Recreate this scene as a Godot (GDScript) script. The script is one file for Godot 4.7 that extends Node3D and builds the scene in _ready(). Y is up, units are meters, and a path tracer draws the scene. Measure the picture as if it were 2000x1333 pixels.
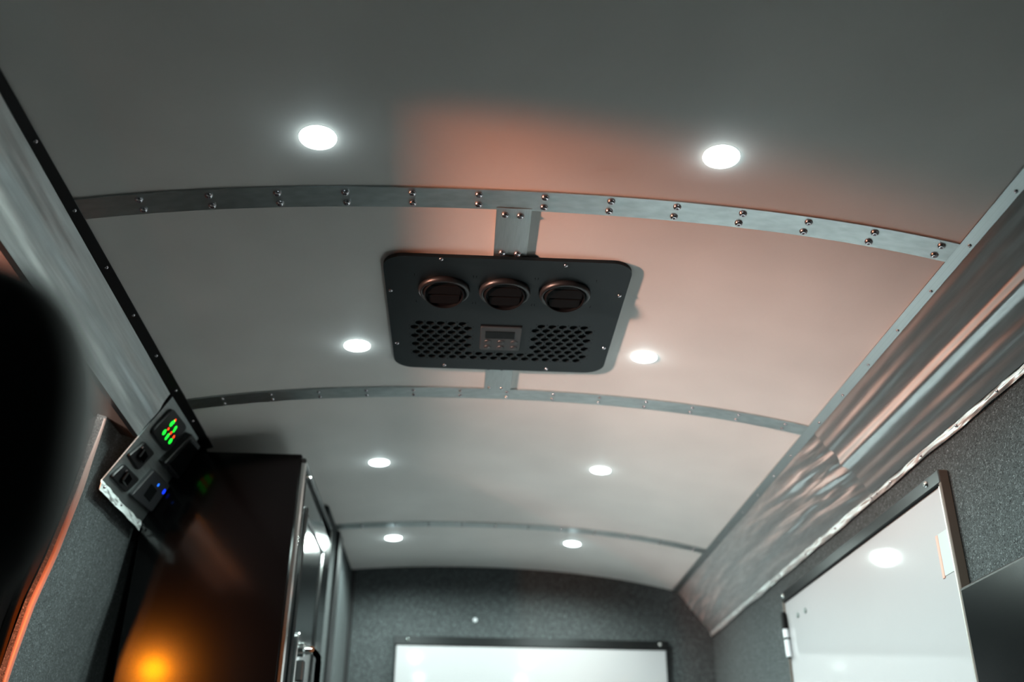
extends Node3D
# Interior of a service vehicle looking up at its cambered ceiling. Metres, y up, camera looks towards -z.

# ---------------------------------------------------------------- mesh builder
class MB:
	var v := PackedVector3Array()
	var n := PackedVector3Array()
	var uv := PackedVector2Array()
	var ix := PackedInt32Array()

	func vert(p: Vector3, nn: Vector3, t := Vector2.ZERO) -> int:
		v.append(p)
		n.append(nn)
		uv.append(t)
		return v.size() - 1

	func tri(a: int, b: int, c: int) -> void:      # counter-clockwise seen from outside
		ix.append(a)
		ix.append(c)
		ix.append(b)

	func flat(pts: Array) -> void:                 # convex polygon, counter-clockwise seen from outside
		var nn: Vector3 = (pts[1] - pts[0]).cross(pts[2] - pts[0]).normalized()
		var b := v.size()
		for p in pts:
			vert(p, nn, Vector2(p.x + p.y, p.z + p.y))
		for i in range(1, pts.size() - 1):
			tri(b, b + i, b + i + 1)

	func grid(nu: int, nv: int, f: Callable, flip := false) -> void:   # f(u, v) -> Vector3, outside = pu x pv
		var b := v.size()
		var e := 0.002
		for j in nv + 1:
			for i in nu + 1:
				var u := float(i) / nu
				var w := float(j) / nv
				var p: Vector3 = f.call(u, w)
				var du: Vector3 = f.call(u + e, w) - f.call(u - e, w)
				var dv: Vector3 = f.call(u, w + e) - f.call(u, w - e)
				var nn := du.cross(dv).normalized()
				vert(p, -nn if flip else nn, Vector2(u, w))
		for j in nv:
			for i in nu:
				var a := b + j * (nu + 1) + i
				var c := a + nu + 1
				if flip:
					tri(a, c + 1, a + 1)
					tri(a, c, c + 1)
				else:
					tri(a, a + 1, c + 1)
					tri(a, c + 1, c)

	func sheet(nu: int, nv: int, f: Callable, thick: float, flip := false) -> void:   # a grid with a back and closed edges
		grid(nu, nv, f, flip)
		var e := 0.002
		var back := func(u: float, w: float) -> Vector3:
			var nn: Vector3 = (f.call(u + e, w) - f.call(u - e, w)).cross(f.call(u, w + e) - f.call(u, w - e)).normalized()
			return f.call(u, w) - (-nn if flip else nn) * thick
		grid(nu, nv, back, not flip)
		for j in nv:
			var w0 := float(j) / nv
			var w1 := float(j + 1) / nv
			for u in [0.0, 1.0]:
				var q := [f.call(u, w0), f.call(u, w1), back.call(u, w1), back.call(u, w0)]
				if (u == 0.0) == flip:
					q.reverse()
				flat(q)
		for i in nu:
			var u0 := float(i) / nu
			var u1 := float(i + 1) / nu
			for w in [0.0, 1.0]:
				var q := [f.call(u0, w), f.call(u1, w), back.call(u1, w), back.call(u0, w)]
				if (w == 0.0) != flip:
					q.reverse()
				flat(q)

	func box(c: Vector3, s: Vector3, bevel := 0.0, bs := Basis.IDENTITY) -> void:
		var h := s * 0.5
		var k := minf(bevel, minf(h.x, minf(h.y, h.z)) * 0.95)
		var at := func(sx: int, sy: int, sz: int, axis: int) -> Vector3:
			var q := Vector3(sx * (h.x - (0.0 if axis == 0 else k)), sy * (h.y - (0.0 if axis == 1 else k)), sz * (h.z - (0.0 if axis == 2 else k)))
			return c + bs * q
		for s1 in [-1, 1]:
			var qx := [at.call(s1, -1, -1, 0), at.call(s1, 1, -1, 0), at.call(s1, 1, 1, 0), at.call(s1, -1, 1, 0)]
			var qy := [at.call(-1, s1, -1, 1), at.call(-1, s1, 1, 1), at.call(1, s1, 1, 1), at.call(1, s1, -1, 1)]
			var qz := [at.call(-1, -1, s1, 2), at.call(1, -1, s1, 2), at.call(1, 1, s1, 2), at.call(-1, 1, s1, 2)]
			for q in [qx, qy, qz]:
				if s1 < 0:
					q.reverse()
				flat(q)
		if k <= 0.0:
			return
		for a in [-1, 1]:
			for b in [-1, 1]:
				var e0 := [at.call(a, b, -1, 0), at.call(a, b, -1, 1), at.call(a, b, 1, 1), at.call(a, b, 1, 0)]
				var e1 := [at.call(a, -1, b, 0), at.call(a, 1, b, 0), at.call(a, 1, b, 2), at.call(a, -1, b, 2)]
				var e2 := [at.call(-1, a, b, 1), at.call(-1, a, b, 2), at.call(1, a, b, 2), at.call(1, a, b, 1)]
				for q in [e0, e1, e2]:
					if a * b < 0:
						q.reverse()
					_out(q, c)
				for g in [-1, 1]:
					_out([at.call(a, b, g, 0), at.call(a, b, g, 1), at.call(a, b, g, 2)], c)

	func _out(q: Array, c: Vector3) -> void:
		var nn: Vector3 = (q[1] - q[0]).cross(q[2] - q[0])
		var m := Vector3.ZERO
		for p in q:
			m += p
		if nn.dot(m / q.size() - c) < 0.0:
			q.reverse()
		flat(q)

	func lathe(prof: Array, seg: int, xf := Transform3D.IDENTITY, crease := 0.6) -> void:   # prof: Vector2(radius, height), outside to the right of the way up
		var m := prof.size()
		for k in m - 1:
			var a: Vector2 = prof[k]
			var b: Vector2 = prof[k + 1]
			var d := (b - a).normalized()
			var nk := Vector2(d.y, -d.x)
			var na := nk
			var nb := nk
			if k > 0:
				var dp: Vector2 = (a - prof[k - 1]).normalized()
				var np := Vector2(dp.y, -dp.x)
				if np.angle_to(nk) < crease and np.angle_to(nk) > -crease:
					na = (np + nk).normalized()
			if k < m - 2:
				var dn: Vector2 = (prof[k + 2] - b).normalized()
				var nx := Vector2(dn.y, -dn.x)
				if nx.angle_to(nk) < crease and nx.angle_to(nk) > -crease:
					nb = (nx + nk).normalized()
			var s0 := v.size()
			for i in seg + 1:
				var t := TAU * i / seg
				var cs := cos(t)
				var sn := sin(t)
				vert(xf * Vector3(a.x * cs, a.y, a.x * sn), (xf.basis * Vector3(na.x * cs, na.y, na.x * sn)).normalized(), Vector2(float(i) / seg, 0))
				vert(xf * Vector3(b.x * cs, b.y, b.x * sn), (xf.basis * Vector3(nb.x * cs, nb.y, nb.x * sn)).normalized(), Vector2(float(i) / seg, 1))
			for i in seg:
				var p := s0 + i * 2
				if a.x > 1e-6:
					tri(p, p + 1, p + 2)
				if b.x > 1e-6:
					tri(p + 2, p + 1, p + 3)

	func tube(path: Array, r: float, seg := 10) -> void:
		var rings := []
		for i in path.size():
			var d: Vector3 = (path[mini(i + 1, path.size() - 1)] - path[maxi(i - 1, 0)]).normalized()
			var up := Vector3.UP if absf(d.y) < 0.9 else Vector3.RIGHT
			var x := d.cross(up).normalized()
			var y := x.cross(d).normalized()
			var ring := []
			for k in seg + 1:
				var t := TAU * k / seg
				var nn := x * cos(t) + y * sin(t)
				ring.append(vert(path[i] + nn * r, nn, Vector2(float(k) / seg, i)))
			rings.append(ring)
		for i in rings.size() - 1:
			for k in seg:
				tri(rings[i][k], rings[i + 1][k + 1], rings[i + 1][k])
				tri(rings[i][k], rings[i][k + 1], rings[i + 1][k + 1])
		for e in [0, rings.size() - 1]:
			var pts := []
			for k in seg:
				pts.append(v[rings[e][k]])
			if e == 0:
				pts.reverse()
			pts.reverse()
			flat(pts)

	func prism(poly: PackedVector2Array, depth: float, xf: Transform3D, bevel := 0.0) -> void:   # front face at local z = depth, back at 0, poly counter-clockwise
		var inner := poly
		if bevel > 0.0:
			var o := Geometry2D.offset_polygon(poly, -bevel, Geometry2D.JOIN_MITER)
			if o.size() and o[0].size() == poly.size():
				inner = PackedVector2Array()
				for p in poly:                       # keep the order of the corners
					var best := 0
					for k in o[0].size():
						if o[0][k].distance_to(p) < o[0][best].distance_to(p):
							best = k
					inner.append(o[0][best])
			else:
				bevel = 0.0
		var rows := [[poly, 0.0], [poly, depth - bevel]]
		if bevel > 0.0:
			rows.append([inner, depth])
		for r in rows.size() - 1:
			for i in poly.size():
				var k := (i + 1) % poly.size()
				var p0: Vector2 = rows[r][0][i]
				var p1: Vector2 = rows[r][0][k]
				var q0: Vector2 = rows[r + 1][0][i]
				var q1: Vector2 = rows[r + 1][0][k]
				flat([xf * Vector3(p0.x, p0.y, rows[r][1]), xf * Vector3(p1.x, p1.y, rows[r][1]), xf * Vector3(q1.x, q1.y, rows[r + 1][1]), xf * Vector3(q0.x, q0.y, rows[r + 1][1])])
		for side in 2:
			var pp: PackedVector2Array = inner if side else poly
			var z := depth if side else 0.0
			var t := Geometry2D.triangulate_polygon(pp)
			for i in range(0, t.size(), 3):
				var a := pp[t[i]]
				var b := pp[t[i + 1]]
				var c := pp[t[i + 2]]
				var ccw := (b - a).cross(c - a) > 0.0
				var q := [xf * Vector3(a.x, a.y, z), xf * Vector3(b.x, b.y, z), xf * Vector3(c.x, c.y, z)]
				if ccw != (side == 1):
					q.reverse()
				flat(q)

	func mesh() -> ArrayMesh:
		var arr := []
		arr.resize(Mesh.ARRAY_MAX)
		arr[Mesh.ARRAY_VERTEX] = v
		arr[Mesh.ARRAY_NORMAL] = n
		arr[Mesh.ARRAY_TEX_UV] = uv
		arr[Mesh.ARRAY_INDEX] = ix
		var m := ArrayMesh.new()
		m.add_surface_from_arrays(Mesh.PRIMITIVE_TRIANGLES, arr)
		return m

# ---------------------------------------------------------------- scene graph helpers
func part(called: String, b, mat: Material, parent: Node = self, label := "") -> MeshInstance3D:
	var o := MeshInstance3D.new()
	o.name = called
	o.mesh = b.mesh() if b is MB else b
	o.material_override = mat
	o.cast_shadow = GeometryInstance3D.SHADOW_CASTING_SETTING_ON
	parent.add_child(o, true)
	if label:
		o.set_meta("label", label)
	return o

func thing(called: String, label: String, category: String, at := Vector3.ZERO, group := "") -> Node3D:
	var o := Node3D.new()
	o.name = called
	o.position = at
	add_child(o, true)
	tag(o, label, category, group)
	return o

func tag(o: Node3D, label: String, category: String, group := "") -> void:
	o.set_meta("label", label)
	o.set_meta("category", category)
	if group:
		o.set_meta("group", group)

func setting(called: String, label := "") -> Node3D:
	var o := Node3D.new()
	o.name = called
	o.set_meta("kind", "structure")
	if label:
		o.set_meta("label", label)
	add_child(o, true)
	return o

func facing(at: Vector3, nrm: Vector3, hint := Vector3.FORWARD) -> Transform3D:   # local y along nrm
	var y := nrm.normalized()
	var x := y.cross(hint).normalized()
	return Transform3D(Basis(x, y, x.cross(y)), at)

func plane_at(at: Vector3, right: Vector3, nrm: Vector3) -> Transform3D:          # local z along nrm, x along right
	var z := nrm.normalized()
	var x := (right - z * right.dot(z)).normalized()
	return Transform3D(Basis(x, z.cross(x), z), at)

func rounded(w: float, h: float, r: float, seg := 8, c := Vector2.ZERO) -> PackedVector2Array:
	var p := PackedVector2Array()
	for q in 4:
		var cx := (w * 0.5 - r) * (1 if q == 0 or q == 3 else -1)
		var cy := (h * 0.5 - r) * (1 if q < 2 else -1)
		for i in seg + 1:
			var t := PI * 0.5 * (q + float(i) / seg)
			p.append(c + Vector2(cx + r * cos(t), cy + r * sin(t)))
	return p

# ---------------------------------------------------------------- materials
func noise_tex(freq: float, kind := FastNoiseLite.TYPE_SIMPLEX_SMOOTH, oct := 3, seed_ := 1, lo := Color.BLACK, hi := Color.WHITE, size := 512, contrast := 1.0) -> NoiseTexture2D:
	var f := FastNoiseLite.new()
	f.noise_type = kind
	f.frequency = freq
	f.fractal_octaves = oct
	f.seed = seed_
	var t := NoiseTexture2D.new()
	t.width = size
	t.height = size
	t.seamless = true
	t.noise = f
	var g := Gradient.new()
	g.offsets = PackedFloat32Array([0.5 - 0.5 / contrast, 0.5 + 0.5 / contrast])
	g.colors = PackedColorArray([lo, hi])
	t.color_ramp = g
	return t

func fibre_tex(size: int, strokes: int, seed_: int) -> ImageTexture:      # short felted fibres, light and dark
	var rng := RandomNumberGenerator.new()
	rng.seed = seed_
	var v := PackedFloat32Array()
	v.resize(size * size)
	v.fill(0.40)
	for k in strokes:
		var x := rng.randf() * size
		var y := rng.randf() * size
		var t := rng.randfn(0.35, 0.8)
		var dx := cos(t)
		var dy := sin(t)
		var tone := clampf(rng.randfn(0.44, 0.20), 0.03, 1.0)
		for i in rng.randi_range(3, 8):
			var px := posmod(int(x + dx * i), size)
			var py := posmod(int(y + dy * i), size)
			var at := py * size + px
			v[at] = lerpf(v[at], tone, 0.8)
			at = posmod(py + 1, size) * size + px
			v[at] = lerpf(v[at], tone, 0.5)
	var bytes := PackedByteArray()
	bytes.resize(size * size)
	for i in size * size:
		bytes[i] = int(clampf(v[i], 0.0, 1.0) * 255.0)
	return ImageTexture.create_from_image(Image.create_from_data(size, size, false, Image.FORMAT_L8, bytes))

func mat(c: Color, rough := 0.6, metal := 0.0) -> StandardMaterial3D:
	var m := StandardMaterial3D.new()
	m.albedo_color = c
	m.roughness = rough
	m.metallic = metal
	return m

func textured(m: StandardMaterial3D, albedo: Texture2D, scale: Vector3) -> StandardMaterial3D:
	m.albedo_texture = albedo
	m.uv1_triplanar = true
	m.uv1_world_triplanar = true
	m.uv1_scale = scale
	return m

func glow(c: Color, e: float) -> StandardMaterial3D:
	var m := mat(c, 0.4)
	m.emission_enabled = true
	m.emission = c
	m.emission_energy_multiplier = e
	return m

var X := {}

func materials() -> void:
	X.ceiling = textured(mat(Color(0.90, 0.885, 0.87), 0.6), noise_tex(0.006, FastNoiseLite.TYPE_SIMPLEX_SMOOTH, 3, 5, Color(0.93, 0.93, 0.93), Color(1, 1, 1)), Vector3(0.7, 0.7, 0.7))
	X.ceiling.metallic_specular = 0.35
	var fuzz := fibre_tex(768, 46000, 11)
	X.carpet = textured(mat(Color(0.645, 0.675, 0.685), 0.95), fuzz, Vector3(1.9, 1.9, 1.9))
	X.carpet.heightmap_enabled = true
	X.carpet.heightmap_texture = fuzz
	X.carpet.heightmap_scale = 0.06
	X.carpet.rim_enabled = true
	X.carpet.rim = 0.25
	X.carpet.metallic_specular = 0.2
	X.carpet_shaded = X.carpet.duplicate()  # darker copy: the partition's shade is painted into its carpet
	X.carpet_shaded.albedo_color = Color(0.42, 0.45, 0.46)
	var brushed := noise_tex(0.02, FastNoiseLite.TYPE_SIMPLEX_SMOOTH, 4, 21, Color(0.90, 0.90, 0.90), Color(1, 1, 1), 512, 1.0)
	var streak := noise_tex(0.03, FastNoiseLite.TYPE_SIMPLEX_SMOOTH, 4, 22, Color(0.86, 0.86, 0.86), Color(1, 1, 1), 512, 1.0)
	X.aluminium = mat(Color(0.80, 0.82, 0.82), 0.48, 1.0)
	X.aluminium.anisotropy_enabled = true
	X.aluminium.anisotropy = -0.85
	X.aluminium.albedo_texture = brushed
	X.aluminium.roughness_texture = streak
	X.aluminium.uv1_scale = Vector3(1.3, 1.6, 1)
	X.rib = mat(Color(0.74, 0.77, 0.77), 0.46, 1.0)
	X.rib.albedo_texture = brushed
	X.rib.roughness_texture = streak
	X.rib.uv1_scale = Vector3(3.0, 0.25, 1)
	X.bolt = mat(Color(0.80, 0.78, 0.80), 0.22, 1.0)
	X.chrome = mat(Color(0.86, 0.88, 0.88), 0.12, 1.0)
	X.black_hole = mat(Color(0.03, 0.04, 0.046), 0.85)
	X.black_hole.metallic_specular = 0.2
	X.ac_plate = textured(mat(Color(0.055, 0.105, 0.125), 0.44), noise_tex(0.3, FastNoiseLite.TYPE_SIMPLEX, 2, 31, Color(0.9, 0.9, 0.9), Color(1, 1, 1)), Vector3(3, 3, 3))
	X.ac_plate.metallic_specular = 0.32
	X.black_plastic = mat(Color(0.085, 0.085, 0.09), 0.38)
	X.vent_black = mat(Color(0.03, 0.027, 0.03), 0.55)
	X.vent_black.metallic_specular = 0.25
	X.dark_plastic = mat(Color(0.16, 0.165, 0.175), 0.45)
	X.gloss_black = mat(Color(0.018, 0.018, 0.02), 0.115)
	X.gloss_black.metallic_specular = 0.36
	X.gloss_black.clearcoat_enabled = true
	X.gloss_black.clearcoat = 0.0
	X.door_black = mat(Color(0.06, 0.065, 0.068), 0.14)
	X.whiteboard = mat(Color(0.665, 0.655, 0.665), 0.055)
	X.frame_black = mat(Color(0.16, 0.165, 0.17), 0.30, 0.75)
	X.frame_brown = mat(Color(0.34, 0.29, 0.26), 0.5)
	X.frame_lip = mat(Color(0.75, 0.74, 0.72), 0.35, 0.6)
	X.screen = mat(Color(0.03, 0.036, 0.04), 0.22)
	X.screen.metallic_specular = 0.2
	X.rubber = mat(Color(0.10, 0.10, 0.105), 0.7)
	X.jamb = mat(Color(0.46, 0.43, 0.42), 0.4)
	X.header = mat(Color(0.17, 0.12, 0.10), 0.6)
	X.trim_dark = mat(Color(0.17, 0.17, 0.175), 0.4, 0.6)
	X.outer_paint = mat(Color(0.22, 0.2, 0.2), 0.45)
	X.foam = mat(Color(0.03, 0.032, 0.034), 0.8)
	X.floor = textured(mat(Color(0.11, 0.11, 0.11), 0.5), noise_tex(0.05, FastNoiseLite.TYPE_SIMPLEX_SMOOTH, 3, 41, Color(0.8, 0.8, 0.8), Color(1, 1, 1)), Vector3(1, 1, 1))
	X.shell = mat(Color(0.3, 0.3, 0.3), 0.8)
	X.lens = glow(Color(0.93, 1.0, 0.99), 9.0)
	X.bezel = mat(Color(0.86, 0.87, 0.87), 0.4)
	X.white_plastic = mat(Color(0.88, 0.88, 0.90), 0.4)

# ---------------------------------------------------------------- the ceiling's camber
const CX := 0.0345
const TOP := 2.0
const BACK := -4.083
const FRONT := 1.1

func cy(x: float) -> float:
	var u := x - CX
	return TOP - 0.08667 * u * u - 0.03799 * u * u * u * u

func cdown(x: float) -> Vector3:
	var u := x - CX
	var s := -0.17334 * u - 0.15196 * u * u * u
	return Vector3(s, -1, 0).normalized()

func bolt_mesh(r: float, h: float) -> ArrayMesh:
	var b := MB.new()
	b.lathe([Vector2(r, -0.002), Vector2(r, h * 0.15), Vector2(r * 0.93, h * 0.5), Vector2(r * 0.74, h * 0.84), Vector2(r * 0.48, h), Vector2(r * 0.36, h), Vector2(r * 0.3, h * 0.45), Vector2(0, h * 0.4)], 14)
	return b.mesh()

var BOLT: ArrayMesh
var SCREW: ArrayMesh
var TINY: ArrayMesh

func put_bolt(called: String, m: ArrayMesh, at: Vector3, nrm: Vector3, parent: Node, material: Material = null) -> void:
	var o := part(called, m, material if material else X.bolt, parent)
	o.transform = facing(at, nrm, Vector3(0.3, 0.2, -1))

func _ready() -> void:
	# ---- camera
	var cam := Camera3D.new()
	cam.name = "camera"
	cam.transform = Transform3D(Basis(Vector3(0.998563, 0.010713, 0.052511), Vector3(-0.033528, 0.889271, 0.456150), Vector3(-0.041809, -0.457255, 0.888352)), Vector3(0, 0.95, 0))
	cam.near = 0.02
	cam.far = 60.0
	var lens := CameraAttributesPhysical.new()
	lens.frustum_focal_length = 35.128
	lens.frustum_focus_distance = 1.9
	lens.exposure_aperture = 2.3
	cam.attributes = lens
	cam.fov = 37.728
	add_child(cam)
	cam.current = true
	# ---- night sky, exposure
	var we := WorldEnvironment.new()
	we.name = "world_environment"
	var env := Environment.new()
	env.background_mode = Environment.BG_COLOR
	env.background_color = Color(0.012, 0.014, 0.018)
	env.tonemap_mode = Environment.TONE_MAPPER_LINEAR
	env.tonemap_exposure = 1.0
	env.sdfgi_enabled = true
	env.ssao_enabled = true
	env.ssil_enabled = true
	we.environment = env
	add_child(we)

	materials()
	BOLT = bolt_mesh(0.0074, 0.0052)
	SCREW = bolt_mesh(0.0046, 0.0032)
	TINY = bolt_mesh(0.0036, 0.0028)
	shell()
	ribs()
	lamps()
	amber_lamp()
	coves()
	ac_unit()
	switch_panel()
	cabinet()
	whiteboards()
	screen_panel()
	doorway()
	small_things()

# ---------------------------------------------------------------- room shell
func shell() -> void:
	var b := MB.new()
	b.box(Vector3(0.05, -0.04, (BACK + FRONT) * 0.5), Vector3(2.3, 0.08, FRONT - BACK + 0.3))
	part("floor", b, X.floor).set_meta("kind", "structure")
	b = MB.new()
	b.box(Vector3(1.053, 1.02, (BACK + FRONT) * 0.5), Vector3(0.07, 2.04, FRONT - BACK + 0.2))
	part("wall_right", b, X.carpet).set_meta("kind", "structure")
	b = MB.new()
	b.box(Vector3(0.05, 1.02, BACK - 0.035), Vector3(2.2, 2.04, 0.07))
	part("wall_back", b, X.carpet).set_meta("kind", "structure")
	b = MB.new()
	b.box(Vector3(0.05, 1.02, FRONT + 0.035), Vector3(2.2, 2.04, 0.07))
	part("wall_front", b, X.carpet).set_meta("kind", "structure")
	# carpeted partition between the cabinet and the back wall
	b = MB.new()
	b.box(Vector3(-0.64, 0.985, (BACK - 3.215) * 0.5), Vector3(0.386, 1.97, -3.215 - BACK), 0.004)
	part("wall_partition", b, X.carpet_shaded).set_meta("kind", "structure")
	b = MB.new()
	b.box(Vector3(-0.444, 0.985, BACK + 0.012), Vector3(0.026, 1.97, 0.024), 0.005)
	part("trim_8", b, X.trim_dark).set_meta("kind", "structure")
	b = MB.new()
	b.box(Vector3(-0.441, 0.985, -3.52), Vector3(0.012, 1.95, 0.10), 0.003)
	part("trim_9", b, X.trim_dark).set_meta("kind", "structure")
	# ceiling: one sheet per bay between the ribs, under a roof shell
	var c := setting("ceiling", "pale cambered ceiling of smooth sheets between riveted metal strips")
	var cuts := [FRONT, -1.4813, -2.3311, -3.4788, BACK]
	for k in 4:
		b = MB.new()
		var z0: float = cuts[k] - (0.0006 if k else 0.0)
		var z1: float = cuts[k + 1]
		b.sheet(64, 1, func(u: float, w: float) -> Vector3:
			var x := lerpf(-0.72, 0.885, u)
			return Vector3(x, cy(x), lerpf(z0, z1, w)), 0.004, true)
		part("ceiling_panel", b, X.ceiling, c)
	b = MB.new()
	b.box(Vector3(0.05, 2.06, (BACK + FRONT) * 0.5), Vector3(2.3, 0.04, FRONT - BACK + 0.3))
	part("roof_shell", b, X.shell, c)
	# left wall: carpeted pillar behind the door opening, wall ahead of it, header above it
	var w := setting("wall_left", "carpet covered left wall with a wide door opening")
	b = MB.new()
	b.sheet(40, 6, func(u: float, k: float) -> Vector3:
		var y := lerpf(0.0, 1.90, u)
		return Vector3(wall_x(y), y, lerpf(-2.195, -4.10, k)), 0.024, true)
	part("pillar", b, X.carpet, w)
	b = MB.new()
	b.box(Vector3(-0.9, 1.0, (FRONT - 1.13) * 0.5), Vector3(0.07, 2.0, FRONT + 1.13))
	part("front_wall_panel", b, X.carpet, w)
	b = MB.new()
	b.box(Vector3(-0.915, 1.95, -1.5), Vector3(0.07, 0.19, 5.3))
	part("upper_rail", b, X.shell, w)

const WALL_Y := [0.0, 0.8, 1.10, 1.307, 1.4155, 1.514, 1.677, 1.743, 1.80, 1.86, 1.92]
const WALL_X := [-0.950, -0.950, -0.940, -0.919, -0.9047, -0.882, -0.8557, -0.8497, -0.843, -0.837, -0.833]

func wall_x(y: float) -> float:              # the left wall bulges outwards below the cove
	for i in range(1, WALL_Y.size()):
		if y <= WALL_Y[i]:
			return lerpf(WALL_X[i - 1], WALL_X[i], clampf((y - WALL_Y[i - 1]) / (WALL_Y[i] - WALL_Y[i - 1]), 0.0, 1.0))
	return WALL_X[-1]

# ---------------------------------------------------------------- ceiling ribs and edge trims
func ribs() -> void:
	var rows := [[-1.4663, -1.4964, -0.6208, 0.1187, 0.0295], [-2.3167, -2.3456, -0.6494, 0.1188, 0.0295], [-3.466, -3.493, -0.6350, 0.1188, 0.027]]
	for k in 3:
		var r: Array = rows[k]
		var t := setting("trim_%d" % (k + 1), ["double riveted metal ceiling strip nearest the camera, before the vent panel", "double riveted metal ceiling strip just behind the vent panel", "thin metal ceiling strip nearest the back wall"][k])
		var zc: float = (r[0] + r[1]) * 0.5
		var hw: float = r[4]
		var b := MB.new()
		b.sheet(72, 4, func(u: float, w: float) -> Vector3:
			var x := lerpf(-0.703, 0.866, u)
			var wave := 0.0006 * sin(u * 41.0 + k) * sin(w * PI)
			return Vector3(x, cy(x), 0) + cdown(x) * (0.0034 + wave) + Vector3(0, 0, zc + hw - 2.0 * hw * w), 0.003, true)
		part("strip", b, X.rib, t)
		for i in 13:
			var s: float = r[2] + r[3] * i
			var x := s - 2.0 / 3.0 * 0.00751 * s * s * s + CX
			for j in 2:
				put_bolt("screw", BOLT if k == 0 else SCREW, Vector3(x, cy(x), r[j]) + cdown(x) * 0.0034, cdown(x), t)
	# short strips along the middle, before and behind the vent panel
	var spans := [[-1.5075, -1.690, [[0.0567, -1.5245], [0.085, -1.5259], [0.0567, -1.6545], [0.0869, -1.6561]], 0.0400, 0.1045], [-2.160, -2.3045, [[0.0462, -2.1815], [0.0786, -2.1808], [0.0517, -2.2903], [0.0821, -2.2911]], 0.0392, 0.1055]]
	for k in 2:
		var s: Array = spans[k]
		var t := setting("trim_%d" % (k + 4), ["short metal strip joining the near ceiling strip to the vent panel", "short metal strip joining the vent panel to the strip behind it"][k])
		var b := MB.new()
		b.sheet(12, 6, func(u: float, w: float) -> Vector3:
			var x := lerpf(s[3], s[4], u)
			return Vector3(x, cy(x) - 0.0044 - 0.0006 * sin(u * PI), lerpf(s[0] + 0.004, s[1], w)), 0.003, true)
		part("strip", b, X.rib, t)
		for q in s[2]:
			put_bolt("screw", BOLT if k == 0 else SCREW, Vector3(q[0], cy(q[0]) - 0.0048, q[1]), Vector3.DOWN, t)
	# edge trims, where the ceiling meets the coves
	var t6 := setting("trim_6", "flat metal strip along the left ceiling edge, its shade painted dark")
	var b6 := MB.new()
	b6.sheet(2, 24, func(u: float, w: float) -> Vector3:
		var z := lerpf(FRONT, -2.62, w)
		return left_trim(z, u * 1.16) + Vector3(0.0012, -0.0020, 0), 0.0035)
	part("strip", b6, X.trim_dark, t6)  # same metal as the right strip; its dark reflection is painted in
	var z6 := -0.72
	while z6 > -2.6:
		put_bolt("screw", TINY, left_trim(z6, 0.46) + Vector3(0.0015, -0.0028, 0), Vector3(-0.28, -1, 0), t6)
		z6 -= 0.189
	var t7 := setting("trim_7", "flat silver strip with screws along the right ceiling edge")
	var b7 := MB.new()
	b7.sheet(2, 24, func(u: float, w: float) -> Vector3:
		return Vector3(lerpf(0.8605, 0.8845, u), lerpf(1.9195, 1.9125, u), lerpf(FRONT, BACK, w)), 0.0035, true)
	part("strip", b7, X.rib, t7)
	for z in [-0.64, -0.80, -0.962, -1.123, -1.2845, -1.4476, -1.6086, -1.7698, -1.9317, -2.0952, -2.2629, -2.4974, -2.66, -2.83, -3.0, -3.17, -3.34, -3.51, -3.68]:
		put_bolt("screw", TINY, Vector3(0.8755, 1.9153, z), Vector3(-0.28, -1, 0), t7)

func left_trim(z: float, u: float) -> Vector3:
	var k := clampf((-1.5 - z) / 0.9, -1.0, 1.2)
	var a := Vector2(lerpf(-0.688, -0.696, k), lerpf(1.9415, 1.9395, k))
	var c := Vector2(lerpf(-0.7040, -0.7209, k), lerpf(1.9350, 1.9330, k))
	var p := a.lerp(c, u)
	return Vector3(p.x, p.y, z)

# ---------------------------------------------------------------- recessed lamps
func lamps() -> void:
	var zs := [-1.3182, -2.0728, -2.8493, -3.656]
	var row := ["nearest the camera", "beside the black vent panel", "behind the second ceiling strip", "nearest the back wall"]
	var rim_mesh := MB.new()
	rim_mesh.lathe([Vector2(0.0322, -0.0010), Vector2(0.0322, 0.0002), Vector2(0.0318, 0.0004), Vector2(0.0300, 0.0008), Vector2(0.0300, -0.0005)], 40)
	var dome := MB.new()
	dome.lathe([Vector2(0.0304, -0.001), Vector2(0.0302, 0.0020), Vector2(0.0270, 0.0034), Vector2(0.0200, 0.0042), Vector2(0.0110, 0.0047), Vector2(0.0, 0.0050)], 40)
	var rm := rim_mesh.mesh()
	var dm := dome.mesh()
	for i in 4:
		for s in 2:
			var x: float = [-0.2604, 0.407][s]
			var dn := cdown(x)
			var at := Vector3(x, cy(x), zs[i])
			var o := thing("ceiling_light", "round white ceiling light, %s of the pair %s" % [["left", "right"][s], row[i]], "light", at, "round ceiling lights")
			o.transform = facing(at, dn)
			part("bezel", rm, X.bezel, o)
			part("lens", dm, X.lens, o)
			var l := SpotLight3D.new()
			l.name = "lamp_beam"
			l.light_color = Color(0.915, 1.0, 0.975)
			l.light_energy = LAMP
			l.spot_angle = 84.0
			l.spot_angle_attenuation = 0.5
			l.spot_range = 12.0
			l.spot_attenuation = 2.0
			l.light_size = 0.03
			l.shadow_enabled = true
			o.add_child(l, true)
			l.position = Vector3(0, 0.02, 0)
			l.rotation_degrees = Vector3(90, 0, 0)
			var h := OmniLight3D.new()  # weak extra omni, added to imitate the lens bloom around each light
			h.name = "halo_light"
			h.light_color = Color(0.88, 0.98, 1.0)
			h.light_energy = HALO
			h.omni_range = 12.0
			h.omni_attenuation = 2.0
			h.light_size = 0.012
			h.shadow_enabled = true
			o.add_child(h, true)
			h.position = Vector3(0, 0.024, 0)

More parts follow.
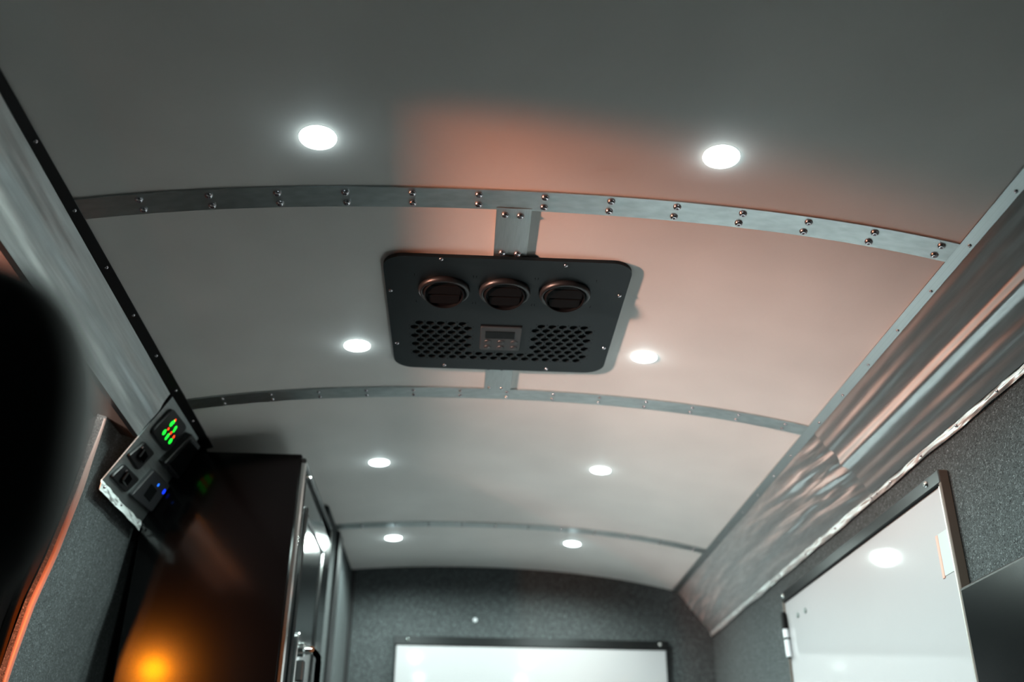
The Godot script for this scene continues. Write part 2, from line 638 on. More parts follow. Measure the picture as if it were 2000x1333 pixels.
const LAMP := 0.78
const HALO := 0.0014
const BEACON_AT := Vector3(-1.379, 1.673, -0.305)
func ball(r: float, squash := 1.0) -> MB:
	var b := MB.new()
	var pr := []
	for i in 13:
		var t := PI * (float(i) / 12.0 - 0.5)
		pr.append(Vector2(r * cos(t), r * squash * sin(t)))
	b.lathe(pr, 24)
	return b

func amber_lamp() -> void:
	# amber beacon on a post, just outside the door
	var o := thing("beacon_lamp", "glowing amber beacon whose reflection shows on the black cabinet", "lamp", BEACON_AT)
	part("bulb", ball(0.045), glow(Color(1.0, 0.57, 0.05), 330.0), o)
	var b := MB.new()
	b.lathe([Vector2(0.0, -0.20), Vector2(0.05, -0.20), Vector2(0.05, -0.055), Vector2(0.045, -0.047), Vector2(0.0, -0.047)], 24)
	part("base", b, X.black_plastic, o)
	b = MB.new()
	b.lathe([Vector2(0.0, -1.673), Vector2(0.12, -1.673), Vector2(0.12, -1.65), Vector2(0.02, -1.63), Vector2(0.02, -0.2), Vector2(0.0, -0.2)], 20)
	part("post", b, X.black_plastic, o)
	var bl := OmniLight3D.new()
	bl.name = "beacon_light"
	bl.light_color = Color(1.0, 0.50, 0.20)
	bl.light_energy = BEACON
	bl.omni_range = 14.0
	bl.omni_attenuation = 2.0
	bl.light_size = 0.04
	bl.shadow_enabled = true
	o.add_child(bl)
	# small amber fill lamp, added to light the door jamb
	o = thing("jamb_fill_lamp", "small amber fill lamp added outside, lighting the left door jamb", "lamp", Vector3(JAMB_FILL_AT.x, 0, JAMB_FILL_AT.z))
	part("bulb", ball(0.02), glow(Color(1.0, 0.45, 0.15), 10.0), o).position = Vector3(0, JAMB_FILL_AT.y, 0)
	b = MB.new()
	b.lathe([Vector2(0.0, 0.0), Vector2(0.10, 0.0), Vector2(0.10, 0.02), Vector2(0.012, 0.035), Vector2(0.012, JAMB_FILL_AT.y - 0.05), Vector2(0.024, JAMB_FILL_AT.y - 0.03), Vector2(0.024, JAMB_FILL_AT.y - 0.018), Vector2(0.0, JAMB_FILL_AT.y - 0.018)], 20)
	part("post", b, X.black_plastic, o)
	var ml := SpotLight3D.new()
	ml.name = "jamb_fill_light"
	ml.light_color = Color(1.0, 0.40, 0.08)
	ml.light_energy = 1.5
	ml.spot_angle = 23.0
	ml.spot_angle_attenuation = 0.6
	ml.spot_range = 8.0
	ml.spot_attenuation = 2.0
	ml.light_size = 0.018
	ml.shadow_enabled = true
	o.add_child(ml)
	ml.look_at_from_position(JAMB_FILL_AT, JAMB_FILL_AT + Vector3(0.33, -0.01, -0.58), Vector3.UP)
	# fill bar added to brighten the ceiling, behind an added shield, with an amber spot clamped to the shield's edge
	o = thing("fill_bar", "added long warm white fill bar outside the left door", "lamp", Vector3(BAR_AT.x, 0, BAR_AT.z))
	var up := Vector3(0, BAR_AT.y, 0)
	b = MB.new()
	b.box(Vector3(-0.03, 0, 0) + up, Vector3(0.05, 0.24, 1.16), 0.006)
	part("housing", b, X.black_plastic, o)
	b = MB.new()
	b.box(Vector3(-0.003, 0, 0) + up, Vector3(0.006, 0.20, 1.10), 0.002)
	part("lens", b, glow(Color(1.0, 0.96, 0.925), 6.0), o)
	b = MB.new()
	b.lathe([Vector2(0.0, 0.0), Vector2(0.16, 0.0), Vector2(0.16, 0.03), Vector2(0.02, 0.05), Vector2(0.02, BAR_AT.y - 0.12), Vector2(0.0, BAR_AT.y - 0.12)], 20, Transform3D(Basis.IDENTITY, Vector3(-0.03, 0, 0)))
	part("post", b, X.black_plastic, o)
	var al := AreaLight3D.new()
	al.name = "fill_bar_light"
	al.area_size = Vector2(1.10, 0.20)
	al.light_color = Color(1.0, 0.96, 0.925)
	al.light_energy = FLOOD
	al.area_range = 14.0
	al.shadow_enabled = true
	o.add_child(al)
	al.look_at_from_position(BAR_AT + Vector3(0.012, 0, 0), BAR_AT + Vector3(1.012, 0.0, -0.6), Vector3.UP)
	o = thing("amber_spot", "amber spot lamp clamped to an added shield outside the left door", "lamp", Vector3(-1.45, 0, -1.2))
	b = MB.new()
	b.box(Vector3(0, 1.275, 0.05), Vector3(0.012, 0.67, 1.40), 0.003)
	part("blocker", b, X.black_plastic, o)  # unseen panel added to keep the lamp light off the whiteboard
	b = MB.new()
	b.box(Vector3(0, 0.47, 0), Vector3(0.03, 0.94, 0.03), 0.004)
	b.box(Vector3(0, 0.015, 0), Vector3(0.40, 0.03, 0.50), 0.004)
	part("stand", b, X.black_plastic, o)
	b = MB.new()
	b.tube([Vector3(0.004, 1.60, 0.12), Vector3(0.05, 1.60, 0.12), Vector3(0.10, 1.615, 0.12), Vector3(0.10, 1.63, 0.12)], 0.007, 8)
	part("clamp", b, X.black_plastic, o)
	part("bulb", ball(0.026), glow(Color(1.0, 0.55, 0.25), 30.0), o).position = AMBER_AT - Vector3(-1.45, 0, -1.2)
	var sp := SpotLight3D.new()
	sp.name = "amber_light"
	sp.light_color = Color(1.0, 0.56, 0.36)
	sp.light_energy = AMBER
	sp.spot_angle = 27.0
	sp.spot_angle_attenuation = 1.0
	sp.spot_range = 14.0
	sp.spot_attenuation = 2.0
	sp.light_size = 0.024
	sp.shadow_enabled = true
	o.add_child(sp)
	sp.look_at_from_position(AMBER_AT, AMBER_AT + Vector3(1.0, 0.40, -0.48), Vector3.UP)

const BAR_AT := Vector3(-2.20, 1.53, -0.85)
const AMBER_AT := Vector3(-1.35, 1.658, -1.08)
const BEACON := 1.0
const JAMB_FILL_AT := Vector3(-1.21, 1.42, -1.62)
const FLOOD := 44.0
const AMBER := 4.8

# ---------------------------------------------------------------- coves
var wob: FastNoiseLite

func coves() -> void:
	wob = FastNoiseLite.new()
	wob.seed = 7
	wob.frequency = 1.0
	wob.fractal_octaves = 2
	var ru := Vector2(0.8845, 1.9135)
	var rl := Vector2(1.0095, 1.7575)
	var rn := Vector3(-(ru.y - rl.y), -(rl.x - ru.x), 0).normalized()
	# right, front sheet: long shallow waves
	var o := thing("cove_panel", "long smooth silver sheet sloping along the right ceiling edge, nearest the camera", "metal panel", Vector3.ZERO)
	var b := MB.new()
	b.sheet(48, 90, func(u: float, w: float) -> Vector3:
		var z := lerpf(FRONT, -2.328, w)
		var p := ru.lerp(rl, u)
		var e := sin(PI * clampf(u, 0.0, 1.0))
		var h := (0.0030 * sin(u * 15.0 + 0.35 * z + 0.6) + 0.0022 * sin(u * 26.0 - 0.5 * z) + 0.0008 * sin(u * 44.0 + 0.8 * z) + 0.004 * wob.get_noise_2d(u * 2.2, z * 0.9)) * e
		return Vector3(p.x, p.y, z) + rn * (h + 0.002), 0.0015, true)
	part("sheet", b, X.aluminium, o)
	flange(o, FRONT, -2.322, [-0.61, -0.79, -0.97, -1.15, -1.33, -1.51, -1.69, -1.865, -2.04, -2.215, -2.30])
	# right, rear sheet: buckled
	o = thing("cove_panel", "crumpled silver sheet sloping along the right ceiling edge, towards the back wall", "metal panel", Vector3.ZERO)
	b = MB.new()
	b.sheet(90, 240, func(u: float, w: float) -> Vector3:
		var z := lerpf(-2.316, BACK, w)
		var p := ru.lerp(rl, u)
		var e := pow(maxf(sin(PI * clampf(u, 0.0, 1.0)), 0.0), 0.7)
		var near := exp(-w * 3.2)
		var far := exp(-(1.0 - w) * 6.0)
		var sl := u * 4.0 - (z + 2.3) * 1.4
		var h := near * (0.0095 * wob.get_noise_2d(sl * 0.9, z * 1.5) + 0.0022 * wob.get_noise_2d(sl * 2.3 + 9.0, z * 5.0))
		h += far * 0.006 * wob.get_noise_2d(u * 6.0 + z * 2.0, z * 4.0 + 4.0)
		h += 0.004 * wob.get_noise_2d(u * 2.6 + z * 0.6, z * 0.9 + 20.0)
		h *= 0.35 + 0.65 * smoothstep(0.0, 0.06, w)
		return Vector3(p.x, p.y, z) + rn * (h * e - 0.001 - 0.003 * smoothstep(0.05, 0.0, w)), 0.0015, true)
	part("sheet", b, X.aluminium, o)
	flange(o, -2.316, BACK, [-2.335, -2.60, -2.86, -3.12, -3.38, -3.64, -3.90])
	# left sheet over the door opening, continued behind the switch panel
	o = thing("cove_panel", "narrow brushed silver sheet along the left ceiling edge over the door opening", "metal panel", Vector3.ZERO)
	b = MB.new()
	b.sheet(40, 80, func(u: float, w: float) -> Vector3:
		var z := lerpf(FRONT, -2.245, w)
		var a := left_trim(z, 1.0)
		var k := clampf((-1.41 - z) / 0.82, -1.0, 1.2)
		var c := Vector3(lerpf(-0.757, -0.7744, k), lerpf(1.8157, 1.8178, k), z)
		var p := a.lerp(c, u)
		var e := sin(PI * clampf(u, 0.0, 1.0))
		var h := (0.0016 * sin(u * 9.0 + 1.1 * z) + 0.003 * wob.get_noise_2d(u * 2.5 + 40.0, z * 1.6)) * e
		return p + Vector3(0.907, -0.421, 0) * h, 0.0015)
	part("sheet", b, X.aluminium, o)
	b = MB.new()
	b.sheet(3, 60, func(u: float, w: float) -> Vector3:            # the lip folded back along its lower edge
		var z := lerpf(FRONT, -2.245, w)
		var k := clampf((-1.41 - z) / 0.82, -1.0, 1.2)
		return Vector3(lerpf(-0.757, -0.7744, k) - u * 0.012, lerpf(1.8150, 1.8171, k) + 0.001 * u, z), 0.0015)
	part("lip", b, X.frame_black, o, "dark folded lower lip")

func flange(o: Node3D, z0: float, z1: float, at: Array) -> void:
	var b := MB.new()
	b.sheet(8, 120, func(u: float, w: float) -> Vector3:
		var z := lerpf(z0, z1, w)
		var h := 0.0022 * wob.get_noise_2d(z * 9.0, u * 1.2 + 3.0) + 0.0016 * sin(u * PI)
		var y := lerpf(1.7590, 1.7395 + 0.004 * wob.get_noise_2d(z * 2.2, 77.0), u)
		return Vector3(1.0098 - h + u * 0.002, y, z), 0.0012, true)
	part("flange", b, X.aluminium, o, "bright bent lower edge")
	for z in at:
		put_bolt("screw", TINY, Vector3(1.0085, 1.7478, z), Vector3(-1, -0.1, 0), o)

# ---------------------------------------------------------------- air conditioner panel in the ceiling
func ac_unit() -> void:
	var Y := 1.9860                                  # height of the plate's lower face
	var mid := Vector3(0.0709, Y, -1.9162)
	var o := thing("vent_panel", "square black air conditioner panel with three round vents in the ceiling", "air conditioner", mid)
	# the plate: rows of cells with round holes, strips around them
	var rc := 0.5 * 0.497
	var hd := 0.5 * 0.502
	var pitch := 0.0237
	var rp := 0.0205
	var hole := 0.0093
	var z1 := 0.0232 + 0.0                            # local -z of the first row (rows run to -z)
	var rows := []
	for k in 9:
		var odd := k % 2 == 1
		var row := []
		if k < 7:
			var cnt := 6 if odd else 5
			var x0 := -0.1950 if odd else -0.1836
			for i in cnt:
				row.append(x0 + pitch * i)
			for i in cnt:
				row.append(0.0738 + (0.0 if odd else 0.0116) + pitch * i + (0.0))
		else:
			var cnt := 17 if odd else 16
			for i in cnt:
				row.append((-0.1950 if odd else -0.1833) + (0.3871 / 16.0 if odd else 0.3630 / 15.0) * i)
		rows.append(row)
	var b := MB.new()
	var under := func(x: float, z: float) -> Vector3: return Vector3(x, 0, z)
	var quad := func(x0: float, x1: float, za: float, zb: float) -> void:      # za nearer the camera (larger z)
		if x1 - x0 > 1e-5 and za - zb > 1e-5:
			b.flat([under.call(x0, zb), under.call(x1, zb), under.call(x1, za), under.call(x0, za)])
	var zt := -z1 + rp * 0.5
	var zb := -z1 - rp * 8.5
	var L := -rc + 0.03
	var R := rc - 0.03
	for k in 9:
		var za := -z1 - rp * (k - 0.5)
		var ze := za - rp
		var zc := (za + ze) * 0.5
		var at := L
		for x in rows[k]:
			var h := minf(pitch, 0.0242) * 0.5
			quad.call(at, x - h, za, ze)
			var corner := [Vector2(x - h, ze), Vector2(x + h, ze), Vector2(x + h, za), Vector2(x - h, za)]
			var seg := 16
			for q in seg:
				var t0 := TAU * (q + 0.0) / seg
				var t1 := TAU * (q + 1.0) / seg
				var c0 := Vector2(x + hole * cos(t0), zc + hole * sin(t0))
				var c1 := Vector2(x + hole * cos(t1), zc + hole * sin(t1))
				var e0 := square(t0, h, rp * 0.5) + Vector2(x, zc)
				var e1 := square(t1, h, rp * 0.5) + Vector2(x, zc)
				b.flat([under.call(c0.x, c0.y), under.call(e0.x, e0.y), under.call(e1.x, e1.y), under.call(c1.x, c1.y)])
				b.flat([under.call(c0.x, c0.y), under.call(c1.x, c1.y), under.call(c1.x, c1.y) + Vector3(0, 0.004, 0), under.call(c0.x, c0.y) + Vector3(0, 0.004, 0)])
			at = x + h
		quad.call(at, R, za, ze)
	# above the rows, with three round openings for the vents
	var vents := [-0.1279, -0.0030, 0.1217]
	var vz := 0.1275
	var vr := 0.0470
	var v0 := vz + 0.058
	var v1 := vz - 0.058
	quad.call(L, R, v1, zt)
	quad.call(L, R, hd - 0.03, v0)
	var at2 := L
	for x in vents:
		var h := 0.060
		quad.call(at2, x - h, v0, v1)
		for q in 48:
			var t0 := TAU * q / 48.0
			var t1 := TAU * (q + 1) / 48.0
			var e0 := square(t0, h, 0.058) + Vector2(x, vz)
			var e1 := square(t1, h, 0.058) + Vector2(x, vz)
			var c0 := Vector2(x + vr * cos(t0), vz + vr * sin(t0))
			var c1 := Vector2(x + vr * cos(t1), vz + vr * sin(t1))
			b.flat([under.call(c0.x, c0.y), under.call(e0.x, e0.y), under.call(e1.x, e1.y), under.call(c1.x, c1.y)])
		at2 = x + h
	quad.call(at2, R, v0, v1)
	quad.call(L, R, zb, -hd + 0.03)
	# rounded border
	var outer := rounded(rc * 2.0, hd * 2.0, 0.045, 10)
	for i in outer.size():
		var p := outer[i]
		var q := outer[(i + 1) % outer.size()]
		var pi_ := Vector2(clampf(p.x, L, R), clampf(p.y, -hd + 0.03, hd - 0.03))
		var qi := Vector2(clampf(q.x, L, R), clampf(q.y, -hd + 0.03, hd - 0.03))
		if pi_.distance_to(qi) < 1e-5:
			b.flat([under.call(p.x, p.y), under.call(pi_.x, pi_.y), under.call(q.x, q.y)])
		else:
			b.flat([under.call(p.x, p.y), under.call(pi_.x, pi_.y), under.call(qi.x, qi.y), under.call(q.x, q.y)])
		var d := (q - p).normalized()
		var nn := Vector2(d.y, -d.x) * 0.0
		b.flat([under.call(p.x, p.y), under.call(q.x, q.y), under.call(q.x, q.y) + Vector3(nn.x, 0.0075, nn.y), under.call(p.x, p.y) + Vector3(nn.x, 0.0075, nn.y)])
	part("faceplate", fix_down(b), X.ac_plate, o, "matt black plate with rounded corners and rows of round holes")
	# dark sheet standing in for the shaded duct behind the plate
	b = MB.new()
	b.prism(rounded(rc * 2.0 - 0.012, hd * 2.0 - 0.012, 0.042, 10), 0.0016, plane_at(Vector3(0, 0.0060, 0), Vector3.RIGHT, Vector3.DOWN))
	part("backing", b, X.black_hole, o, "dark sheet in place of the shaded duct space")
	# vents
	for x in vents:
		var ring := MB.new()
		var pr := []
		for i in 17:
			var t := TAU * i / 16.0
			pr.append(Vector2(0.0475 + 0.0060 * sin(t), 0.0035 - 0.0075 * cos(t)))
		ring.lathe(pr, 48)
		var vent := part("vent", ring, X.black_plastic, o, "round black adjustable vent ring")
		vent.transform = facing(Vector3(x, 0, vz), Vector3.DOWN)
		var tilt := Basis(Vector3(1, 0, 0), deg_to_rad(-13.0))
		var cup := MB.new()
		cup.lathe([Vector2(0.0425, -0.012), Vector2(0.0425, 0.012), Vector2(0.0415, 0.0165), Vector2(0.0395, 0.0180), Vector2(0.0380, 0.0172), Vector2(0.0378, 0.0120), Vector2(0.0, 0.0115)], 40)
		var m := part("louvre", cup, X.vent_black, vent)
		m.transform = Transform3D(tilt, Vector3.ZERO)
		for k in 2:
			var sl := MB.new()
			sl.box(Vector3(0, 0.0138, [-0.012, 0.016][k]), Vector3([0.0690, 0.0640][k], 0.0015, 0.022), 0.0006, Basis(Vector3(1, 0, 0), -0.12))
			var sm := part("slat", sl, X.vent_black, vent)
			sm.transform = m.transform
	# controller with a small display and six buttons
	var cxm := -0.0028
	var czm := -0.0850
	b = MB.new()
	b.prism(rounded(0.0920, 0.1140, 0.006), 0.0040, plane_at(Vector3(cxm, 0.0015, czm), Vector3.RIGHT, Vector3.DOWN), 0.0015)
	var con := part("controller", b, X.dark_plastic, o, "dark grey control pad with a display and six buttons")
	b = MB.new()
	b.box(Vector3(cxm, 0.0005, -0.0245), Vector3(0.092, 0.0035, 0.0055), 0.0005)
	part("slot", b, X.black_hole, con)
	b = MB.new()
	b.box(Vector3(cxm - 0.002, -0.0026, -0.0650), Vector3(0.066, 0.0012, 0.034), 0.0004)
	part("display", b, X.screen, con, "dark blank display")
	for j in 2:
		for i in 3:
			b = MB.new()
			b.lathe([Vector2(0.0085, 0), Vector2(0.0080, 0.0016), Vector2(0.0055, 0.0028), Vector2(0.0, 0.0033)], 18)
			var bt := part("button", b, X.dark_plastic, con)
			bt.transform = facing(Vector3(-0.0312 + 0.0300 * i, -0.0022, -0.0990 - 0.0268 * j), Vector3.DOWN)
	for q in [[-0.062, -1.6779], [0.1846, -1.6847], [-0.1685, -1.8079], [0.308, -1.7964], [-0.1666, -2.0487], [0.3075, -2.0398], [-0.0596, -2.1560], [0.1847, -2.1600]]:
		put_bolt("screw", BOLT_AC(), Vector3(q[0] * 0.9962 - mid.x, 0, q[1] * 0.9962 - mid.z), Vector3.DOWN, o)

func BOLT_AC() -> ArrayMesh:
	return SCREW

func square(t: float, hx: float, hz: float) -> Vector2:
	var c := cos(t)
	var s := sin(t)
	var k := minf(hx / maxf(absf(c), 1e-6), hz / maxf(absf(s), 1e-6))
	return Vector2(c, s) * k

func fix_down(b: MB) -> MB:                # plate faces look down; walls keep theirs
	for i in range(0, b.ix.size(), 3):
		var p := b.v[b.ix[i]]
		var q := b.v[b.ix[i + 1]]
		var r := b.v[b.ix[i + 2]]
		if absf(p.y) < 1e-6 and absf(q.y) < 1e-6 and absf(r.y) < 1e-6:
			var nn := (r - p).cross(q - p)
			if nn.y > 0.0:
				var s := b.ix[i + 1]
				b.ix[i + 1] = b.ix[i + 2]
				b.ix[i + 2] = s
			for k in 3:
				b.n[b.ix[i + k]] = Vector3.DOWN
	return b

# ---------------------------------------------------------------- switch panel on the left cove
const CT := Vector2(-0.7209, 1.9330)
const CD := Vector2(-0.42098, -0.90706)      # down the cove
const CN := Vector3(0.90706, -0.42098, 0.0)

func cove(z: float, t: float, lift := 0.0) -> Vector3:
	return Vector3(CT.x + CD.x * t, CT.y + CD.y * t, z) + CN * lift

func on_cove(z: float, t: float, lift := 0.0) -> Transform3D:    # local x towards the back (-z), y up the cove, z out of it
	return Transform3D(Basis(Vector3(0, 0, -1), Vector3(-CD.x, -CD.y, 0), CN), cove(z, t, lift))

func quad_plate(b: MB, c: Array, depth: float, base := 0.0, round_ := 0.006) -> void:    # c: four [z, t] corners on the cove
	var p := PackedVector2Array()
	var m := Vector2.ZERO
	for q in c:
		m += Vector2(-q[0], -q[1]) * 0.25
	for i in 4:
		var a := Vector2(-c[i][0], -c[i][1])
		var pr := Vector2(-c[(i + 3) % 4][0], -c[(i + 3) % 4][1])
		var nx := Vector2(-c[(i + 1) % 4][0], -c[(i + 1) % 4][1])
		var s := a + (pr - a).normalized() * round_
		var e := a + (nx - a).normalized() * round_
		for k in 5:
			var t := k / 4.0
			p.append(s.lerp(a, t).lerp(a.lerp(e, t), t) - m)
	if Geometry2D.is_polygon_clockwise(p):
		p.reverse()
	b.prism(p, depth, on_cove(-m.x, -m.y, base), minf(depth * 0.4, 0.0025))

func switch_panel() -> void:
	var o := thing("switch_panel", "slanted bare metal switch panel with glowing green gauge beside the tall black cabinet", "control panel")
	var b := MB.new()
	b.sheet(8, 8, func(u: float, w: float) -> Vector3: return cove(lerpf(-2.2135 - 0.049 * (1.0 - u), -2.5375, w), lerpf(0.0, 0.2600, u), 0.0035), 0.003)
	part("plate", b, X.rib, o)
	b = MB.new()
	b.sheet(8, 30, func(u: float, w: float) -> Vector3:
		var z := lerpf(-2.2115, -2.5375, w)
		return Vector3(-0.8265 + 0.0022 * wob.get_noise_2d(z * 14.0, 5.0 + u) , lerpf(1.6985, 1.6750, u), z), 0.0015)
	part("flange", b, X.aluminium, o, "bright bent lower edge")
	for z in [-2.2333, -2.3641, -2.5044]:
		put_bolt("screw", TINY, Vector3(-0.8248, 1.688, z), Vector3(1, 0, 0), o)
	# the gauge with its lit figures
	b = MB.new()
	quad_plate(b, [[-2.262, 0.100], [-2.285, 0.020], [-2.420, 0.014], [-2.405, 0.100]], 0.010, 0.003, 0.018)
	var g := part("gauge", b, X.black_plastic, o, "black round-cornered gauge with green and orange lights")
	for q in [[-2.3256, 0.0467, 0.0075], [-2.3294, 0.0396, 0.0062], [-2.3589, 0.0437, 0.0060], [-2.3601, 0.0508, 0.0052], [-2.3189, 0.0741, 0.0078], [-2.3477, 0.0718, 0.0066], [-2.3472, 0.0781, 0.0058], [-2.3782, 0.0742, 0.0078]]:
		lit(g, "green_light", q[0], q[1], q[2], 0.0128, Color(0.10, 1.0, 0.22), 1.5)
	for q in [[-2.3319, 0.0331, 0.0042], [-2.3272, 0.0605, 0.0040], [-2.3530, 0.0609, 0.0045], [-2.3797, 0.0605, 0.0045]]:
		lit(g, "orange_light", q[0], q[1], q[2], 0.0128, Color(1.0, 0.28, 0.10), 1.6)
	# two rocker switches
	for k in 2:
		var c: Array = [[[-2.239, 0.178], [-2.268, 0.126], [-2.351, 0.123], [-2.330, 0.183]], [[-2.229, 0.240], [-2.248, 0.197], [-2.366, 0.193], [-2.346, 0.240]]][k]
		b = MB.new()
		quad_plate(b, c, 0.008, 0.003, 0.010)
		var s := part("rocker_switch", b, X.black_plastic, o)
		var zc := 0.0
		var tc := 0.0
		for q in c:
			zc += q[0] * 0.25
			tc += q[1] * 0.25
		b = MB.new()
		var xf := on_cove(zc, tc, 0.013)
		b.box(Vector3.ZERO, Vector3(0.060, 0.026, 0.008), 0.003, Basis(Vector3(0, 1, 0), 0.18))
		part("rocker", b, X.gloss_black, s).transform = xf
		b = MB.new()
		b.lathe([Vector2(0.004, 0), Vector2(0.0035, 0.002), Vector2(0, 0.003)], 12)
		part("indicator", b, X.bolt, s).transform = facing(cove(zc + 0.028, tc - 0.012, 0.0125), CN)
	# socket with blue lights
	b = MB.new()
	quad_plate(b, [[-2.372, 0.236], [-2.397, 0.151], [-2.536, 0.144], [-2.533, 0.226]], 0.011, 0.003, 0.008)
	var u := part("usb_socket", b, X.dark_plastic, o, "dark grey socket with two blue lights")
	b = MB.new()
	b.box(Vector3.ZERO, Vector3(0.055, 0.034, 0.003), 0.001)
	part("slot", b, X.black_hole, u).transform = on_cove(-2.455, 0.196, 0.0135)
	lit(u, "blue_light", -2.4682, 0.1677, 0.0042, 0.0138, Color(0.12, 0.45, 1.0), 1.6)
	lit(u, "blue_light", -2.5219, 0.1671, 0.0072, 0.0138, Color(0.06, 0.22, 1.0), 1.6)
	# black hatch next to the cabinet
	b = MB.new()
	quad_plate(b, [[-2.404, 0.125], [-2.445, 0.019], [-2.537, 0.017], [-2.537, 0.122]], 0.020, 0.003, 0.006)
	var hx := part("hatch", b, X.black_plastic, o, "black square box with a raised edge")
	b = MB.new()
	quad_plate(b, [[-2.424, 0.115], [-2.456, 0.029], [-2.534, 0.026], [-2.534, 0.114]], 0.0025, 0.0225, 0.005)
	part("lid", b, X.screen, hx)

func lit(parent: Node, called: String, z: float, t: float, r: float, lift: float, c: Color, e: float) -> void:
	var b := MB.new()
	b.lathe([Vector2(r, -0.001), Vector2(r, 0.0006), Vector2(r * 0.7, 0.0013), Vector2(0, 0.0015)], 12)
	part(called, b, glow(c, e), parent).transform = facing(cove(z, t, lift), CN)

# ---------------------------------------------------------------- tall cabinet
func cabinet() -> void:
	var o := thing("cabinet", "tall glossy black cabinet at the left with a chrome lever handle", "cabinet", Vector3(-0.63, 0, -2.86))
	var f := Vector3(-0.63, 0, -2.86)
	var b := MB.new()
	b.box(Vector3(-0.6325, 0.9483, -2.8625) - f, Vector3(0.389, 1.8967, 0.645), 0.004)
	part("body", b, X.gloss_black, o)
	# door on the aisle side: slab, raised rim and an inset pane
	b = MB.new()
	b.box(Vector3(-0.4305, 0.93, -2.868) - f, Vector3(0.013, 1.80, 0.600), 0.004)
	var d := part("door", b, X.door_black, o, "black door with a raised rim on the aisle side")
	for q in [[0.955, 1.60, -2.607, 0.030, true], [0.955, 1.60, -2.985, 0.030, true]]:
		b = MB.new()
		b.box(Vector3(-0.4215, q[0], q[2]) - f, Vector3(0.012, q[1], q[3]), 0.005)
		part("rim", b, X.door_black, d)
	b = MB.new()
	b.box(Vector3(-0.4215, 1.755, -2.796) - f, Vector3(0.012, 0.030, 0.40), 0.005)
	part("rim", b, X.door_black, d)
	b = MB.new()
	b.box(Vector3(-0.4235, 0.95, -2.796) - f, Vector3(0.004, 1.58, 0.35), 0.001)
	part("pane", b, X.door_black, d, "glossy dark inset pane")
	# bright edge beads
	for q in [[-2.5445, 0.009], [-3.176, 0.016]]:
		b = MB.new()
		b.box(Vector3(-0.4325, 0.945, q[0]) - f, Vector3(0.016, 1.86, q[1]), 0.004)
		part("edge_bead", b, X.chrome if q[1] < 0.01 else X.door_black, o, "bright metal edge strip" if q[1] < 0.01 else "dark rounded far edge")
	b = MB.new()
	b.box(Vector3(-0.4325, 1.878, -2.86) - f, Vector3(0.014, 0.016, 0.64), 0.004)
	part("top_rail", b, X.door_black, o)
	# hinge pin near the top
	b = MB.new()
	b.lathe([Vector2(0.006, 0), Vector2(0.006, 0.008), Vector2(0.004, 0.011), Vector2(0, 0.012)], 14)
	part("hinge_pin", b, X.chrome, o).transform = facing(Vector3(-0.424, 1.838, -2.562) - f, Vector3(1, 0, 0.4))
	# lever handle
	b = MB.new()
	b.prism(rounded(0.045, 0.22, 0.012), 0.008, plane_at(Vector3(-0.4150, 1.335, -2.632) - f, Vector3.FORWARD, Vector3.RIGHT), 0.002)
	var h := part("handle", b, X.chrome, o, "chrome lever handle on a long plate")
	b = MB.new()
	b.lathe([Vector2(0.018, 0), Vector2(0.018, 0.014), Vector2(0.012, 0.018), Vector2(0.010, 0.036), Vector2(0.0, 0.037)], 20)
	part("spindle", b, X.chrome, h).transform = facing(Vector3(-0.408, 1.405, -2.632) - f, Vector3.RIGHT)
	b = MB.new()
	b.tube([Vector3(-0.374, 1.405, -2.622) - f, Vector3(-0.372, 1.406, -2.68) - f, Vector3(-0.3715, 1.407, -2.735) - f, Vector3(-0.3715, 1.404, -2.748) - f, Vector3(-0.3715, 1.395, -2.752) - f, Vector3(-0.371, 1.33, -2.752) - f, Vector3(-0.371, 1.25, -2.752) - f], 0.008, 12)
	part("lever", b, X.chrome, h)
	b = MB.new()
	b.box(Vector3(-0.398, 1.352, -2.628) - f, Vector3(0.022, 0.052, 0.020), 0.004)
	part("lock", b, X.black_plastic, h)

